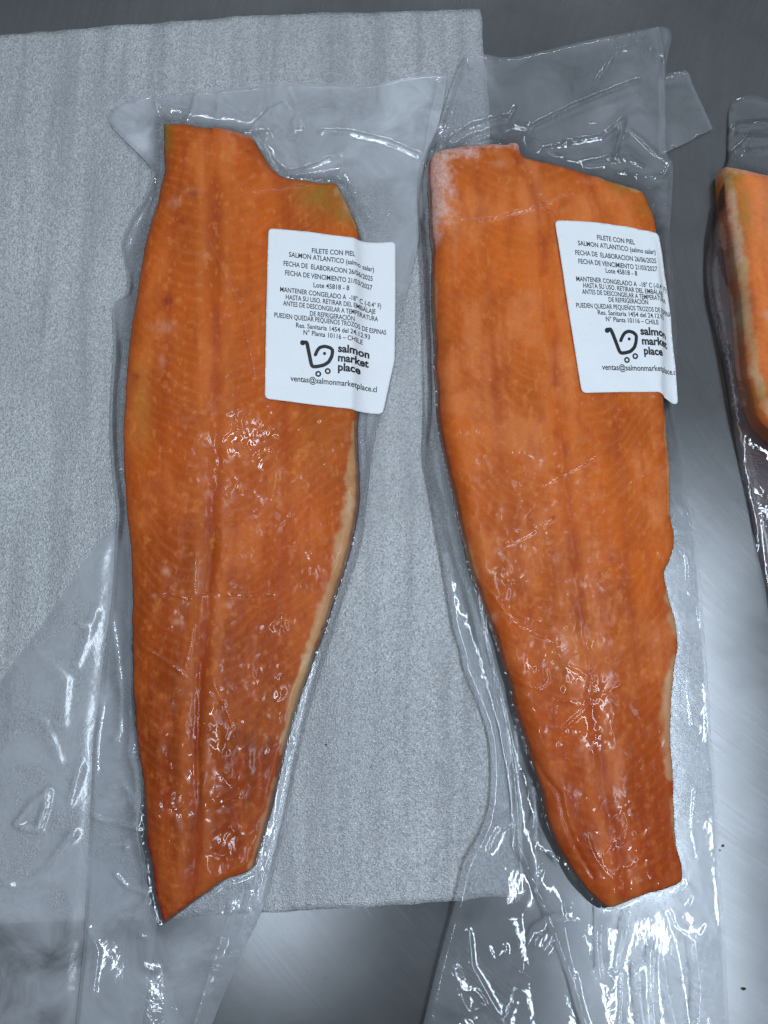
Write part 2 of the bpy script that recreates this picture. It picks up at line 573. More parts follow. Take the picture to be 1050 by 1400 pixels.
class Fillet:
    def __init__(self, outline, spine, thick, edge, seed, zbase=0.0035, zref=0.012):
        self.px = smooth_closed(outline, 5)
        self.poly = resample(P2(self.px, zref), 0.0016)
        jx = fbm(self.poly[:, 0] * 70, self.poly[:, 1] * 70, seed + 41, 3) - 0.5; jy = fbm(self.poly[:, 0] * 70, self.poly[:, 1] * 70, seed + 43, 3) - 0.5
        self.poly = self.poly + np.c_[jx, jy] * 0.0020
        self.spine = np.array(spine, float)
        self.thick = np.array(thick, float)     # (py, mm)
        self.edge = edge                        # rounding radius in mm: left, right
        self.seed = seed
        self.zb = zbase
        self.zref = zref
        self.rows = np.arange(int(self.px[:, 1].min()), int(self.px[:, 1].max()) + 1, 4.0)
        L, R = [], []
        for y in self.rows:
            m = np.abs(self.px[:, 1] - y) < 22
            L.append(self.px[m, 0].min()); R.append(self.px[m, 0].max())
        k = np.ones(9) / 9
        pad = lambda a: np.convolve(np.r_[[a[0]] * 4, a, [a[-1]] * 4], k, 'valid')
        self.L = pad(np.array(L)); self.R = pad(np.array(R))
        self.creases = []

    def local(self, xy):
        q = PXY(xy, self.zref)
        xc = np.interp(q[:, 1], self.spine[:, 1], self.spine[:, 0])
        l = np.interp(q[:, 1], self.rows, self.L); r = np.interp(q[:, 1], self.rows, self.R)
        u = np.where(q[:, 0] < xc, (q[:, 0] - xc) / np.maximum(xc - l, 8), (q[:, 0] - xc) / np.maximum(r - xc, 8))
        return q, xc, np.clip(u, -1.2, 1.2)

    def height(self, xy, detail=True):
        """height of the flesh (inside the outline)"""
        d = dist_line(xy, self.poly, True)
        q, xc, u = self.local(xy)
        T = np.interp(q[:, 1], self.thick[:, 0], self.thick[:, 1]) * 1e-3
        T = T * (1 - 0.20 * ss(0.2, 1.0, u)) * (1 - 0.22 * u * u)
        rad = np.where(u < 0, self.edge[0], self.edge[1]) * 1e-3
        t = np.clip(d / rad, 0, 1)
        prof = 0.34 + 0.66 * np.sqrt(np.maximum(0, 1 - (1 - t) ** 2))
        h = self.zb + T * prof
        if detail:
            inn = ss(0, 0.008, d)
            x, y = xy[:, 0], xy[:, 1]
            h = h + inn * (0.0022 * (fbm(x * 28, y * 16, self.seed, 3) - 0.5) + 0.0009 * (fbm(x * 110, y * 70, self.seed + 5, 3) - 0.5))
            gw = np.abs(q[:, 0] - xc - 5 * (fbm(q[:, 1] / 60, q[:, 1] * 0 + self.seed, 4) - 0.5))
            h = h - inn * 0.0007 * np.exp(-(gw / 7) ** 2)
            for line, A, w in self.creases:
                dl = dist_line(xy, line, far=0.012)
                h = h + A * 1e-3 * np.exp(-(dl / (w * 1e-3)) ** 2)
        return h

    def add_crease(self, pts, A=0.5, w=1.0):
        self.creases.append((P2(pts, self.zref + 0.006), A, w))


def spot(q, x, y, r, ry=None):
    ry = ry or r
    return np.exp(-(((q[:, 0] - x) / r) ** 2 + ((q[:, 1] - y) / ry) ** 2))


def pxdist(q, pts):
    return dist_line(q, np.array(pts, float))


def flesh_tint(F, xy, up, low, yspan, pale=(0.70, 0.175, 0.034), fats=(), blood=(), olive=(), white=(), frosts=(), wets=()):
    q, xc, u = F.local(xy)
    d = dist_line(xy, F.poly, True)
    sd = F.seed
    x, y = q[:, 0], q[:, 1]
    t = ss(yspan[0], yspan[1], y + 90 * (fbm(x / 90, y / 90, sd + 1) - 0.5))
    c = np.outer(1 - t, up) + np.outer(t, low)

    def blend(c, m, col):
        m = np.clip(m, 0, 1)[:, None]
        return c * (1 - m) + np.array(col) * m

    big = fbm(x / 70, y / 110, sd + 2, 4)
    c = c * (0.66 + 0.66 * big)[:, None]
    pz = fbm(x / 38, y / 75, sd + 31, 4)
    c = blend(c, 0.55 * ss(0.45, 0.72, pz) * (1 - 0.55 * t), np.array(pale))
    # long fibres
    st = fbm((x - xc) / 9, y / 90, sd + 3, 3)
    c = blend(c, 0.40 * ss(0.5, 0.8, st), np.array(up) * np.array([0.8, 0.66, 0.6]))
    # muscle layers: slanting pale lines that meet along the spine
    ax = np.abs(x - xc)
    ph = (y + 0.55 * ax - 16 * np.sin(ax / 34) + 26 * (fbm(x / 60, y / 60, sd + 4, 3) - 0.5)) / 15.0
    ln = np.exp(-((ph - np.round(ph)) / 0.16) ** 2) * ss(4, 26, ax) * (0.35 + 0.9 * fbm(x / 26, y / 26, sd + 6, 3))
    c = blend(c, 0.30 * ln * (1 - 0.6 * t), np.array(up) * 0.7 + np.array([0.25, 0.13, 0.05]))
    # the spine line
    gw = x - xc - 10 * (fbm(y / 60, y * 0 + sd, 4) - 0.5)
    c = blend(c, 0.55 * np.exp(-(gw / 8.0) ** 2) * ss(0.35, 0.7, fbm(y / 40, x / 20, sd + 8, 3)), (0.36, 0.045, 0.018))
    c = blend(c, 0.32 * np.exp(-((np.abs(gw) - 17) / 9.0) ** 2) * (0.3 + 0.9 * fbm(y / 45, x / 20, sd + 9, 3)), (0.84, 0.24, 0.06))
    # second faint seams
    for off in (-0.52, 0.50):
        m = np.exp(-((u - off - 0.10 * (fbm(y / 80, y * 0 + off * 9, sd + 10) - 0.5)) / 0.055) ** 2) * fbm(x / 20, y / 60, sd + 11, 3)
        c = blend(c, 0.7 * m, (0.36, 0.045, 0.008))
    # pale flecks
    fl = fbm(x / 7, y / 10, sd + 12, 3)
    c = blend(c, 0.45 * ss(0.64, 0.80, fl) * (1 - 0.5 * t), (0.74, 0.24, 0.055))
    dk = fbm(x / 16, y / 24, sd + 13, 4)
    c = blend(c, 0.24 * ss(0.54, 0.78, dk), (0.33, 0.045, 0.007))
    # deeper red towards the cut edges
    c = blend(c, 0.45 * ss(0.012, 0.002, d) * (0.5 + fbm(x / 30, y / 30, sd + 14, 3)), (0.40, 0.075, 0.018))
    for pts, w, k in fats:
        n = fbm(x / 12, y / 16, sd + 15, 3)
        pp = resample(np.array(pts, float), 4.0, False)
        m = np.zeros(len(x))
        for i, (a, b) in enumerate(pp):
            wi = w * (0.45 + 0.55 * math.sin(math.pi * (i + 0.7) / (len(pp) + 0.4)))
            m = np.maximum(m, ss(wi * 1.5, wi * 0.35, np.hypot(x - a, y - b) + min(15, 1.5 * w) * (n - 0.5)))
        m = m * k * (0.40 + 0.6 * fbm(x / 22, y / 40, sd + 22, 3))
        c = blend(c, m, (0.66, 0.47, 0.26))
        c = blend(c, m * ss(0.45, 0.65, fbm(x / 14, y / 30, sd + 21, 3)) * 0.7, (0.48, 0.26, 0.08))
    for bx, by, r, k in blood:
        n = fbm(x / 6, y / 6, sd + 16, 3)
        c = blend(c, 0.75 * k * np.clip(spot(q, bx, by, r * 0.85) * (0.2 + 1.6 * n), 0, 1), (0.25, 0.020, 0.010))
    for bx, by, r, ry, k in olive:
        n = fbm(x / 9, y / 9, sd + 17, 3)
        c = blend(c, k * np.clip(spot(q, bx, by, r, ry) * (0.4 + 1.3 * n), 0, 1), (0.30, 0.17, 0.022))
    for bx, by, r, ry, k in white:
        n = fbm(x / 6, y / 8, sd + 18, 3)
        c = blend(c, 0.6 * k * np.clip(spot(q, bx, by, r * 0.75, ry * 0.75) * (0.1 + 1.8 * n), 0, 1), (0.74, 0.38, 0.24))
    fr = np.zeros(len(xy))
    for pts, w, k in frosts:
        n = fbm(x / 7, y / 7, sd + 19, 4)
        fr = np.maximum(fr, k * ss(w * 1.5, w * 0.0, pxdist(q, pts) + 1.5 * w * (n - 0.5)))
    wt = np.zeros(len(xy))
    for bx, by, r, ry, k in wets:
        wt = np.maximum(wt, k * np.clip(1.25 * spot(q, bx, by, r, ry), 0, 1))
    wt = np.clip(wt + 0.25 * (fbm(x / 40, y / 40, sd + 20, 3) - 0.5), 0, 1)
    return np.clip(c, 0.003, 0.9), fr, wt


LEFT_OUT = [(221, 170), (232, 167), (262, 171), (300, 177), (343, 185), (355, 203), (374, 233), (392, 246), (430, 249), (458, 250), (466, 262),
            (478, 283), (488, 305), (493, 335), (493, 420), (491, 500), (489, 560), (488, 600), (489, 640), (490, 680), (484, 720), (474, 762),
            (462, 802), (445, 850), (430, 895), (413, 940), (400, 985), (388, 1030), (375, 1085), (362, 1130), (352, 1165), (342, 1192),
            (300, 1211), (262, 1236), (236, 1254), (220, 1265), (212, 1240), (204, 1190), (199, 1150), (194, 1080), (187, 1030), (181, 960), (179, 880),
            (179, 800), (176, 730), (170, 670), (167, 600), (170, 540), (176, 480), (184, 420), (193, 365), (203, 315), (216, 270), (224, 225)]
FL = Fillet(LEFT_OUT, [(290, 160), (300, 300), (298, 450), (300, 600), (296, 750), (284, 880), (274, 1000), (271, 1130), (262, 1260)],
            [(160, 15), (230, 19), (320, 21), (600, 21), (800, 19), (1000, 15), (1150, 12), (1260, 8)], (13.0, 6.0), 11)
RIGHT_OUT = [(590, 213), (610, 204), (650, 200), (690, 199), (710, 203), (716, 220), (750, 229), (800, 240), (850, 255), (880, 264), (888, 285), (897, 308),
             (905, 400), (907, 500), (908, 560), (914, 620), (918, 660), (917, 700), (922, 735), (917, 765), (910, 785), (916, 820), (926, 860), (928, 885),
             (922, 930), (919, 990), (922, 1050), (925, 1120), (930, 1165), (936, 1205), (915, 1218), (885, 1225), (858, 1236), (836, 1243), (818, 1233),
             (795, 1208), (770, 1170), (752, 1130), (741, 1085), (722, 1020), (703, 955), (688, 905), (672, 855), (658, 815), (642, 770), (631, 720),
             (622, 680), (612, 640), (603, 590), (597, 530), (594, 460), (592, 400), (591, 340), (588, 285), (586, 240)]
FR = Fillet(RIGHT_OUT, [(690, 190), (735, 300), (748, 450), (760, 600), (775, 720), (790, 850), (806, 980), (830, 1110), (856, 1250)],
            [(195, 17), (260, 20), (340, 22), (600, 22), (850, 19), (1050, 16), (1180, 14), (1245, 10)], (12.0, 6.0), 29, zbase=0.0042)
THIRD_OUT = [(986, 234), (1000, 230), (1050, 243), (1150, 264), (1300, 298), (1380, 420), (1400, 600), (1300, 690), (1160, 690), (1100, 650), (1062, 606), (1046, 592),
             (1033, 577), (1024, 550), (1014, 500), (1009, 450), (1006, 405), (1000, 360), (993, 320), (988, 280)]
FT = Fillet(THIRD_OUT, [(1130, 200), (1170, 500), (1250, 720)], [(220, 20), (400, 24), (700, 22)], (9.0, 7.0), 47)

# film creases standing on the flesh
for pts in ([(262, 818), (300, 813), (340, 815), (374, 813)], [(266, 855), (260, 890), (254, 912)], [(232, 948), (246, 946)],
            [(292, 930), (300, 950), (312, 975), (318, 995)], [(270, 760), (268, 812)], [(310, 570), (330, 562)],
            [(372, 858), (386, 842), (392, 860)], [(205, 820), (230, 810), (262, 820)], [(190, 880), (220, 900), (250, 920)],
            [(285, 330), (330, 420), (352, 520)], [(350, 270), (420, 256)]):
    FL.add_crease(pts)
for pts in ([(770, 994), (800, 965), (850, 932)], [(776, 990), (812, 958)], [(690, 742), (720, 728), (752, 711)], [(690, 748), (740, 722)],
            [(655, 790), (700, 850), (760, 880)], [(640, 838), (700, 840), (770, 858)], [(715, 935), (735, 942), (748, 930), (745, 915)],
            [(755, 905), (790, 915), (808, 930)], [(757, 955), (790, 960), (820, 950)], [(700, 945), (720, 950)], [(860, 660), (905, 640), (916, 628)],
            [(740, 665), (790, 640), (850, 600)], [(600, 300), (660, 306), (720, 292), (790, 270)], [(716, 222), (735, 262), (752, 300)],
            [(802, 1140), (812, 1170), (830, 1195), (850, 1210)], [(840, 1120), (850, 1105), (858, 1125), (852, 1150), (840, 1160)],
            [(825, 1170), (840, 1150), (870, 1140)], [(848, 1190), (880, 1172), (902, 1180)]):
    FR.add_crease(pts, 0.55, 1.0)
# deep crease down the flank of the right hand tail
FR.add_crease([(722, 1018), (745, 1062), (765, 1085), (772, 1120), (788, 1160), (812, 1200)], -1.3, 1.5)
FR.add_crease([(716, 222), (728, 250), (745, 285), (760, 300)], -1.2, 2.2)
FR.add_crease([(592, 318), (640, 318), (690, 305), (745, 292)], -0.7, 1.6)
FL.add_crease([(275, 905), (272, 960), (270, 1020), (271, 1100)], -1.0, 1.6)
FL.add_crease([(296, 720), (290, 770), (286, 810)], -0.6, 1.3)


def build_fillet(F, parent, tint_args, step, skin_mat, skin_grow=2.2, skin_poly=None):
    xy, f = cdt(F.poly, step)
    h = F.height(xy)
    c, fr, wt = flesh_tint(F, xy, **tint_args)
    cr = np.zeros(len(xy))
    for line, A, w in F.creases:
        if A > 0:
            cr = np.maximum(cr, np.exp(-(dist_line(xy, line, far=0.01) / 0.0017) ** 2))
    n = len(xy)
    # flank down to the skin
    bl = boundary_loops(f)
    bi = sorted({a for a, _ in bl})
    mp = {a: n + k for k, a in enumerate(bi)}
    v = np.vstack([np.c_[xy, h], np.c_[xy[bi], np.full(len(bi), F.zb - 0.0012)]])
    faces = f.tolist() + [[b, a, mp[a], mp[b]] for a, b in bl]
    ix = np.r_[np.arange(n), bi]
    o = mesh_object('salmon_fillet', v, faces, M_FLESH, parent, attrs={'tint': c[ix], 'frost': fr[ix], 'wet': wt[ix], 'crease': cr[ix]})
    # skin under the flesh, a little wider than it
    if skin_poly is None:
        p = F.poly
        tg = np.roll(p, -2, 0) - np.roll(p, 2, 0)
        nr = np.c_[tg[:, 1], -tg[:, 0]]; nr /= np.linalg.norm(nr, axis=1)[:, None]
        if inside(p[:1] + nr[:1] * 0.001, p)[0]:
            nr = -nr
        w = skin_grow * 1e-3 * (0.5 + fbm(p[:, 0] * 60, p[:, 1] * 60, F.seed + 3, 3))
        qp = PXY(p, F.zref)
        w = w * (0.22 + 0.2 * ss(500, 900, qp[:, 1]) + 1.1 * ss(0.3, -0.8, nr[:, 0]) * ss(650, 1000, qp[:, 1]) + 0.9 * ss(0.3, -0.8, nr[:, 0]) * ss(1050, 1180, qp[:, 1]))
        skin_poly = p + nr * w[:, None]
        skin_poly = resample(skin_poly, 0.003)
        skin_poly = (np.roll(skin_poly, 1, 0) + 2 * skin_poly + np.roll(skin_poly, -1, 0)) / 4
    sxy, sf = cdt(skin_poly, 0.004)
    dd = dist_line(sxy, skin_poly, True)
    zt = F.zb - 0.0002 - 0.0014 * ss(0.004, 0, dd)
    sv, sfa = slab(sxy, sf, zt, np.full(len(sxy), F.zb - 0.0028))
    mesh_object('skin', sv, sfa, skin_mat, o)
    return o


# ------------------------------------------------------------------ bags


class Bag:
    def __init__(self, F, outline, lift, ridges, seed, tent=(0.0065, 0.012), cloudy=()):
        self.F = F
        self.poly = resample(P2(smooth_closed(outline, 4), 0.002), 0.002)
        self.lift = lift
        self.ridges = [(P2(p, 0.004), A * (1.7 if p[0][1] < 310 else 1.0), w) for p, A, w in ridges]
        self.seed = seed
        self.tent = tent
        self.cloudy = cloudy
        p = F.poly
        # rim of the fillet heights, for the film to start from
        tg = np.roll(p, -2, 0) - np.roll(p, 2, 0)
        nr = np.c_[tg[:, 1], -tg[:, 0]]; nr /= np.linalg.norm(nr, axis=1)[:, None]
        if not inside(p[:1] + nr[:1] * 0.001, p)[0]:
            nr = -nr
        self.hole = p + nr * 0.0012

    def z(self, xy, wrinkle=True):
        F = self.F
        fl = foam_z(xy) + self.lift
        ins = inside(xy, F.poly)
        d = dist_line(xy, F.poly, True)
        q, xc, u = F.local(xy)
        T = np.interp(q[:, 1], F.thick[:, 0], F.thick[:, 1]) * 1e-3 * (1 - 0.20 * ss(0.2, 1.0, u))
        x, y = xy[:, 0], xy[:, 1]
        n = fbm(x * 45, y * 45, self.seed, 3)
        lam = self.tent[0] + (self.tent[1] - self.tent[0]) * n
        top = F.zb + 0.46 * T
        tent = (top - fl) * np.clip(np.exp(-(d / lam)), 0, 1)
        z = fl + np.maximum(tent, 0)
        if wrinkle:
            away = ss(0, 0.004, d)
            rd = np.abs(2 * vnoise(x * 19 + 0.3 * y * 19, y * 12, self.seed + 3) - 1)
            # gathers running out from the ends of the fillet
            g = np.abs(2 * vnoise(x * 42 + y * 5, y * 3.2, self.seed + 4) - 1)
            ends = ss(1195, 1250, q[:, 1])
            z = z + away * (0.0024 * rd + 0.0015 * ends * g)
            # waves in the free film
            z = z + away * 0.0022 * ss(0.01, 0.05, d) * fbm(x * 16, y * 16, self.seed + 7, 2)
            for line, A, w in self.ridges:
                dl = dist_line(xy, line, far=0.02)
                w = w * 0.62e-3
                z = z + away * A * 0.62e-3 * np.exp(-dl / w * np.minimum(1, dl / (0.5 * w)))
        if ins.any():
            z[ins] = F.height(xy[ins], False) + 0.0006
        return z

    def build(self, mat, low_mat, parent, step=0.0014, flaps=()):
        xy, f = cdt(self.poly, step, self.hole)
        b = np.abs(dist_line(xy, self.poly, True))
        z = self.z(xy)
        fl = foam_z(xy) + self.lift
        k = ss(0.0, 0.003, b)
        z = np.where(inside(xy, self.F.poly), z, fl + (z - fl) * (0.45 + 0.55 * k) + 0.0003)
        tight = np.exp(-(dist_line(xy, self.F.poly, True) / 0.008) ** 2)
        q = PXY(xy, 0.003)
        for cx, cy, rx, ry, amt in self.cloudy:
            m = np.exp(-np.maximum(0, np.hypot((q[:, 0] - cx) / rx, (q[:, 1] - cy) / ry) - 0.6) ** 2 * 6)
            tight = tight - amt * m * (1 - tight) * (0.5 + fbm(q[:, 0] / 50, q[:, 1] / 50, self.seed + 9, 3))
        o = mesh_object('bag_film', np.c_[xy, z], f, mat, parent, attrs={'tight': tight})
        lxy, lf = cdt(self.poly, 0.005)
        lz = foam_z(lxy) + self.lift
        m = mesh_object('bag_film_underside', np.c_[lxy, lz], lf, low_mat, parent)
        return o


L_RIDGES = [
    ([(213, 132), (215, 150), (221, 166)], 1.6, 2.0), ([(269, 130), (265, 150), (258, 168)], 1.6, 2.0),
    ([(345, 180), (370, 152), (388, 143), (398, 155)], 1.5, 1.6), ([(393, 122), (404, 143), (407, 165), (414, 180), (403, 181), (402, 168), (409, 158)], 1.6, 1.6),
    ([(347, 195), (366, 185), (371, 196), (348, 197)], 1.6, 1.7), ([(385, 243), (420, 236), (452, 220)], 2.0, 2.0),
    ([(440, 183), (480, 184), (530, 196), (572, 214)], 1.6, 3.5), ([(600, 115), (588, 165), (580, 222)], 1.6, 3.0),
    ([(465, 245), (470, 228), (466, 215)], 1.5, 1.5), ([(528, 300), (534, 296)], 1.0, 1.2), ([(300, 130), (298, 160)], 0.9, 2.0),
    ([(152, 835), (163, 890), (169, 950), (166, 1000), (160, 1012)], 3.0, 4.0), ([(140, 960), (134, 1010), (128, 1090)], 1.5, 2.5),
    ([(150, 1078), (170, 1072), (188, 1092)], 2.2, 1.7), ([(160, 1100), (178, 1090), (190, 1108)], 1.8, 1.5), ([(165, 1125), (192, 1132)], 1.8, 1.6),
    ([(150, 1156), (176, 1155), (174, 1162)], 2.2, 1.8), ([(158, 1195), (175, 1212), (203, 1221)], 2.4, 1.7), ([(115, 1110), (145, 1122), (190, 1130)], 3.0, 4.5),
    ([(205, 1234), (186, 1250), (165, 1255), (146, 1272)], 2.4, 1.9), ([(318, 1240), (300, 1290), (283, 1345), (262, 1410)], 3.0, 2.2),
    ([(345, 1222), (330, 1270), (312, 1310)], 2.2, 1.8), ([(300, 1320), (280, 1370), (268, 1400)], 1.8, 1.5),
    ([(424, 950), (410, 1000), (398, 1045), (386, 1110), (372, 1170), (356, 1235)], 2.4, 2.2), ([(433, 905), (420, 950), (405, 1003)], 1.8, 1.4),
    ([(358, 1185), (350, 1240), (345, 1250)], 1.6, 1.6), ([(192, 1278), (200, 1282)], 2.2, 2.6), ([(195, 1320), (212, 1328)], 1.4, 2.5),
    ([(495, 570), (494, 600), (500, 640)], 1.3, 1.6), ([(174, 420), (166, 440), (164, 520)], 1.3, 1.8), ([(212, 240), (214, 262), (205, 285), (186, 310), (175, 335)], 2.2, 2.2),
    ([(180, 410), (186, 430)], 2.0, 1.2), ([(120, 1265), (135, 1300), (128, 1360)], 1.5, 4), ([(190, 1015), (180, 1030), (184, 1046), (200, 1044)], 1.6, 1.3)]
LEFT_BAG = [(158, 152), (150, 165), (160, 182), (181, 203), (200, 222), (210, 236), (207, 252), (197, 277), (181, 303), (168, 331), (171, 354), (176, 380), (174, 403), (158, 416), (156, 437),
            (158, 480), (154, 540), (153, 600), (158, 660), (163, 700), (160, 745), (155, 830), (147, 880), (138, 960), (130, 1010), (128, 1080), (122, 1180),
            (118, 1260), (105, 1400), (96, 1480), (180, 1490), (262, 1480), (290, 1400), (328, 1310), (360, 1240), (388, 1130), (407, 1035), (427, 955), (444, 900), (468, 822),
            (493, 745), (500, 690), (508, 620), (520, 560), (543, 452), (556, 400), (568, 350), (580, 290), (592, 210), (604, 150), (610, 112), (606, 104), (560, 108), (500, 119), (430, 119),
            (380, 118), (300, 126), (220, 131), (185, 139)]
R_RIDGES = [
    ([(727, 174), (765, 155), (800, 140), (872, 112)], 2.4, 2.0), ([(817, 110), (827, 96), (836, 84)], 1.8, 1.8), ([(841, 72), (868, 66), (884, 56)], 1.5, 1.8),
    ([(898, 42), (903, 70), (906, 100), (909, 210)], 2.2, 1.5), ([(888, 72), (900, 82), (907, 90)], 1.6, 1.4), ([(868, 72), (876, 74)], 1.3, 1.5),
    ([(618, 196), (640, 180), (668, 170), (690, 163)], 2.4, 2.0), ([(640, 200), (690, 176), (704, 148)], 1.8, 1.8), ([(605, 205), (622, 140), (637, 92)], 2.0, 2.0),
    ([(640, 100), (630, 150), (622, 190)], 1.3, 3.0), ([(772, 197), (800, 192), (822, 189), (850, 169)], 2.6, 1.8), ([(852, 168), (845, 195), (838, 222)], 2.6, 1.8),
    ([(852, 190), (862, 183), (875, 192), (895, 212), (916, 226)], 2.6, 2.0), ([(800, 228), (832, 218), (860, 220), (875, 230)], 2.4, 1.8), ([(838, 222), (842, 216), (846, 225)], 2.0, 1.6),
    ([(893, 246), (905, 243), (913, 230)], 2.2, 1.6), ([(890, 288), (905, 281), (911, 284)], 2.0, 1.5), ([(884, 262), (893, 258)], 1.6, 1.4), ([(902, 305), (909, 300)], 1.6, 1.4),
    ([(720, 205), (716, 190), (728, 178)], 1.8, 1.5), ([(735, 222), (745, 205), (775, 198)], 1.6, 1.5), ([(809, 176), (806, 172), (814, 172)], 1.2, 1.3),
    ([(918, 676), (935, 674)], 1.8, 1.4), ([(924, 698), (935, 702), (947, 708)], 2.0, 1.5), ([(928, 690), (940, 702)], 1.6, 1.4), ([(932, 748), (940, 772), (943, 812)], 2.0, 1.5),
    ([(919, 755), (916, 790)], 1.6, 1.3), ([(927, 855), (936, 838), (948, 832)], 2.0, 1.5), ([(955, 830), (958, 850), (964, 900), (968, 960), (970, 1000)], 2.4, 1.6),
    ([(940, 880), (938, 940), (946, 990)], 1.8, 1.8), ([(925, 920), (926, 990)], 1.6, 1.4), ([(950, 1080), (945, 1130), (955, 1180)], 2.0, 3.0),
    ([(648, 800), (662, 880), (688, 985), (700, 1050), (706, 1105), (708, 1152)], 3.0, 1.8), ([(708, 1155), (730, 1205), (752, 1258), (776, 1320), (800, 1400), (812, 1450)], 4.0, 2.6),
    ([(712, 1160), (744, 1240)], 2.0, 1.6), ([(668, 1158), (682, 1132), (696, 1126)], 2.4, 3.0), ([(738, 1112), (732, 1132)], 2.2, 1.4), ([(736, 1160), (748, 1164), (766, 1180)], 2.6, 1.8),
    ([(744, 1168), (738, 1195)], 2.0, 1.4), ([(729, 1290), (735, 1276), (760, 1260), (785, 1256)], 2.6, 1.6), ([(730, 1292), (745, 1296), (756, 1284)], 2.2, 1.4),
    ([(822, 1246), (820, 1290), (824, 1335)], 2.8, 1.8), ([(860, 1248), (852, 1290), (842, 1326), (835, 1326)], 2.6, 1.8), ([(785, 1330), (795, 1400)], 2.0, 1.6),
    ([(872, 1330), (874, 1370), (880, 1410)], 2.6, 3.0), ([(905, 1310), (910, 1350), (925, 1410)], 2.4, 3.0), ([(948, 1290), (955, 1350), (952, 1410)], 2.2, 2.5),
    ([(914, 1246), (922, 1268), (940, 1280), (958, 1276), (966, 1262)], 1.8, 1.2), ([(893, 1300), (890, 1360), (893, 1410)], 2.2, 2.0), ([(850, 1330), (846, 1410)], 2.0, 1.6),
    ([(925, 1215), (938, 1206), (948, 1222), (940, 1240)], 2.0, 1.4), ([(666, 1292), (676, 1312), (690, 1300), (690, 1290)], 1.4, 1.8), ([(628, 1350), (650, 1352), (664, 1372), (640, 1380), (630, 1358)], 2.2, 2.4),
    ([(640, 1270), (645, 1320), (690, 1400)], 1.6, 2.5), ([(715, 1320), (700, 1370), (680, 1410)], 1.6, 2.5), ([(585, 214), (576, 250), (580, 300)], 1.8, 2.0),
    ([(597, 575), (606, 620), (617, 660), (622, 690)], 2.0, 1.3), ([(645, 800), (650, 845), (656, 875)], 2.0, 1.3)]
RIGHT_BAG = [(636, 82), (660, 79), (700, 80), (740, 72), (800, 58), (860, 46), (896, 39), (911, 41), (917, 54), (910, 85), (909, 130), (911, 212), (919, 226), (917, 280), (914, 330),
             (920, 400), (924, 480), (921, 545), (929, 600), (937, 640), (936, 676), (949, 706), (953, 760), (957, 800), (963, 880), (966, 920), (971, 1000), (976, 1050), (982, 1150),
             (984, 1200), (990, 1280), (995, 1400), (1000, 1490), (800, 1500), (556, 1490), (578, 1400), (600, 1310), (620, 1238), (634, 1180), (655, 1140), (667, 1106), (671, 1060), (667, 1008), (653, 963),
             (634, 917), (629, 891), (620, 863), (612, 820), (605, 777), (599, 743), (592, 703), (585, 663), (579, 629), (581, 591), (582, 520), (580, 450), (577, 380), (574, 330),
             (571, 290), (573, 250), (583, 214), (600, 174), (618, 120)]
T_RIDGES = [([(1000, 185), (1008, 172), (1050, 166), (1100, 160)], 2.4, 1.8), ([(1024, 190), (1060, 189), (1100, 192)], 2.2, 1.6), ([(992, 228), (1005, 210), (1022, 192)], 2.2, 1.7),
            ([(1016, 222), (1020, 205)], 1.6, 1.4), ([(1000, 222), (1014, 226)], 1.8, 1.4), ([(998, 200), (1000, 150)], 1.5, 1.8)]
THIRD_BAG = [(997, 152), (1003, 139), (1016, 131), (1032, 130), (1052, 136), (1120, 150), (1300, 190), (1480, 300), (1480, 900), (1200, 930), (1085, 905), (1058, 860), (1044, 800), (1034, 745),
             (1026, 700), (1008, 617), (997, 564), (990, 521), (979, 464), (966, 400), (966, 335), (974, 290), (984, 245), (994, 222), (996, 190)]

GROUP = 'vacuum packs of salmon fillet'
pack_l = thing('salmon_pack', 'vacuum packed salmon fillet lying wholly on the foam sheet, with a pointed dark tail', 'salmon pack', GROUP)
pack_r = thing('salmon_pack', 'labelled vacuum packed salmon fillet with a frosty white upper corner and a blunt red tail', 'salmon pack', GROUP)
pack_t = thing('salmon_pack', 'vacuum packed salmon fillet cut off by the picture edge, without a label, on bare steel', 'salmon pack', GROUP)
BL = Bag(FL, LEFT_BAG, 0.0010, L_RIDGES, 101, cloudy=[(400, 170, 260, 90, 0.75), (570, 250, 60, 180, 0.55), (190, 210, 50, 60, 0.5), (150, 1000, 30, 150, 0.7), (200, 1350, 120, 90, 0.3)])
BR = Bag(FR, RIGHT_BAG, 0.0022, R_RIDGES, 202, cloudy=[(640, 130, 36, 90, 1.6), (860, 140, 60, 110, 0.7), (890, 1330, 110, 110, 1.2), (950, 1000, 40, 250, 0.8)])
BT = Bag(FT, THIRD_BAG, 0.0006, T_RIDGES, 303, (0.010, 0.016))

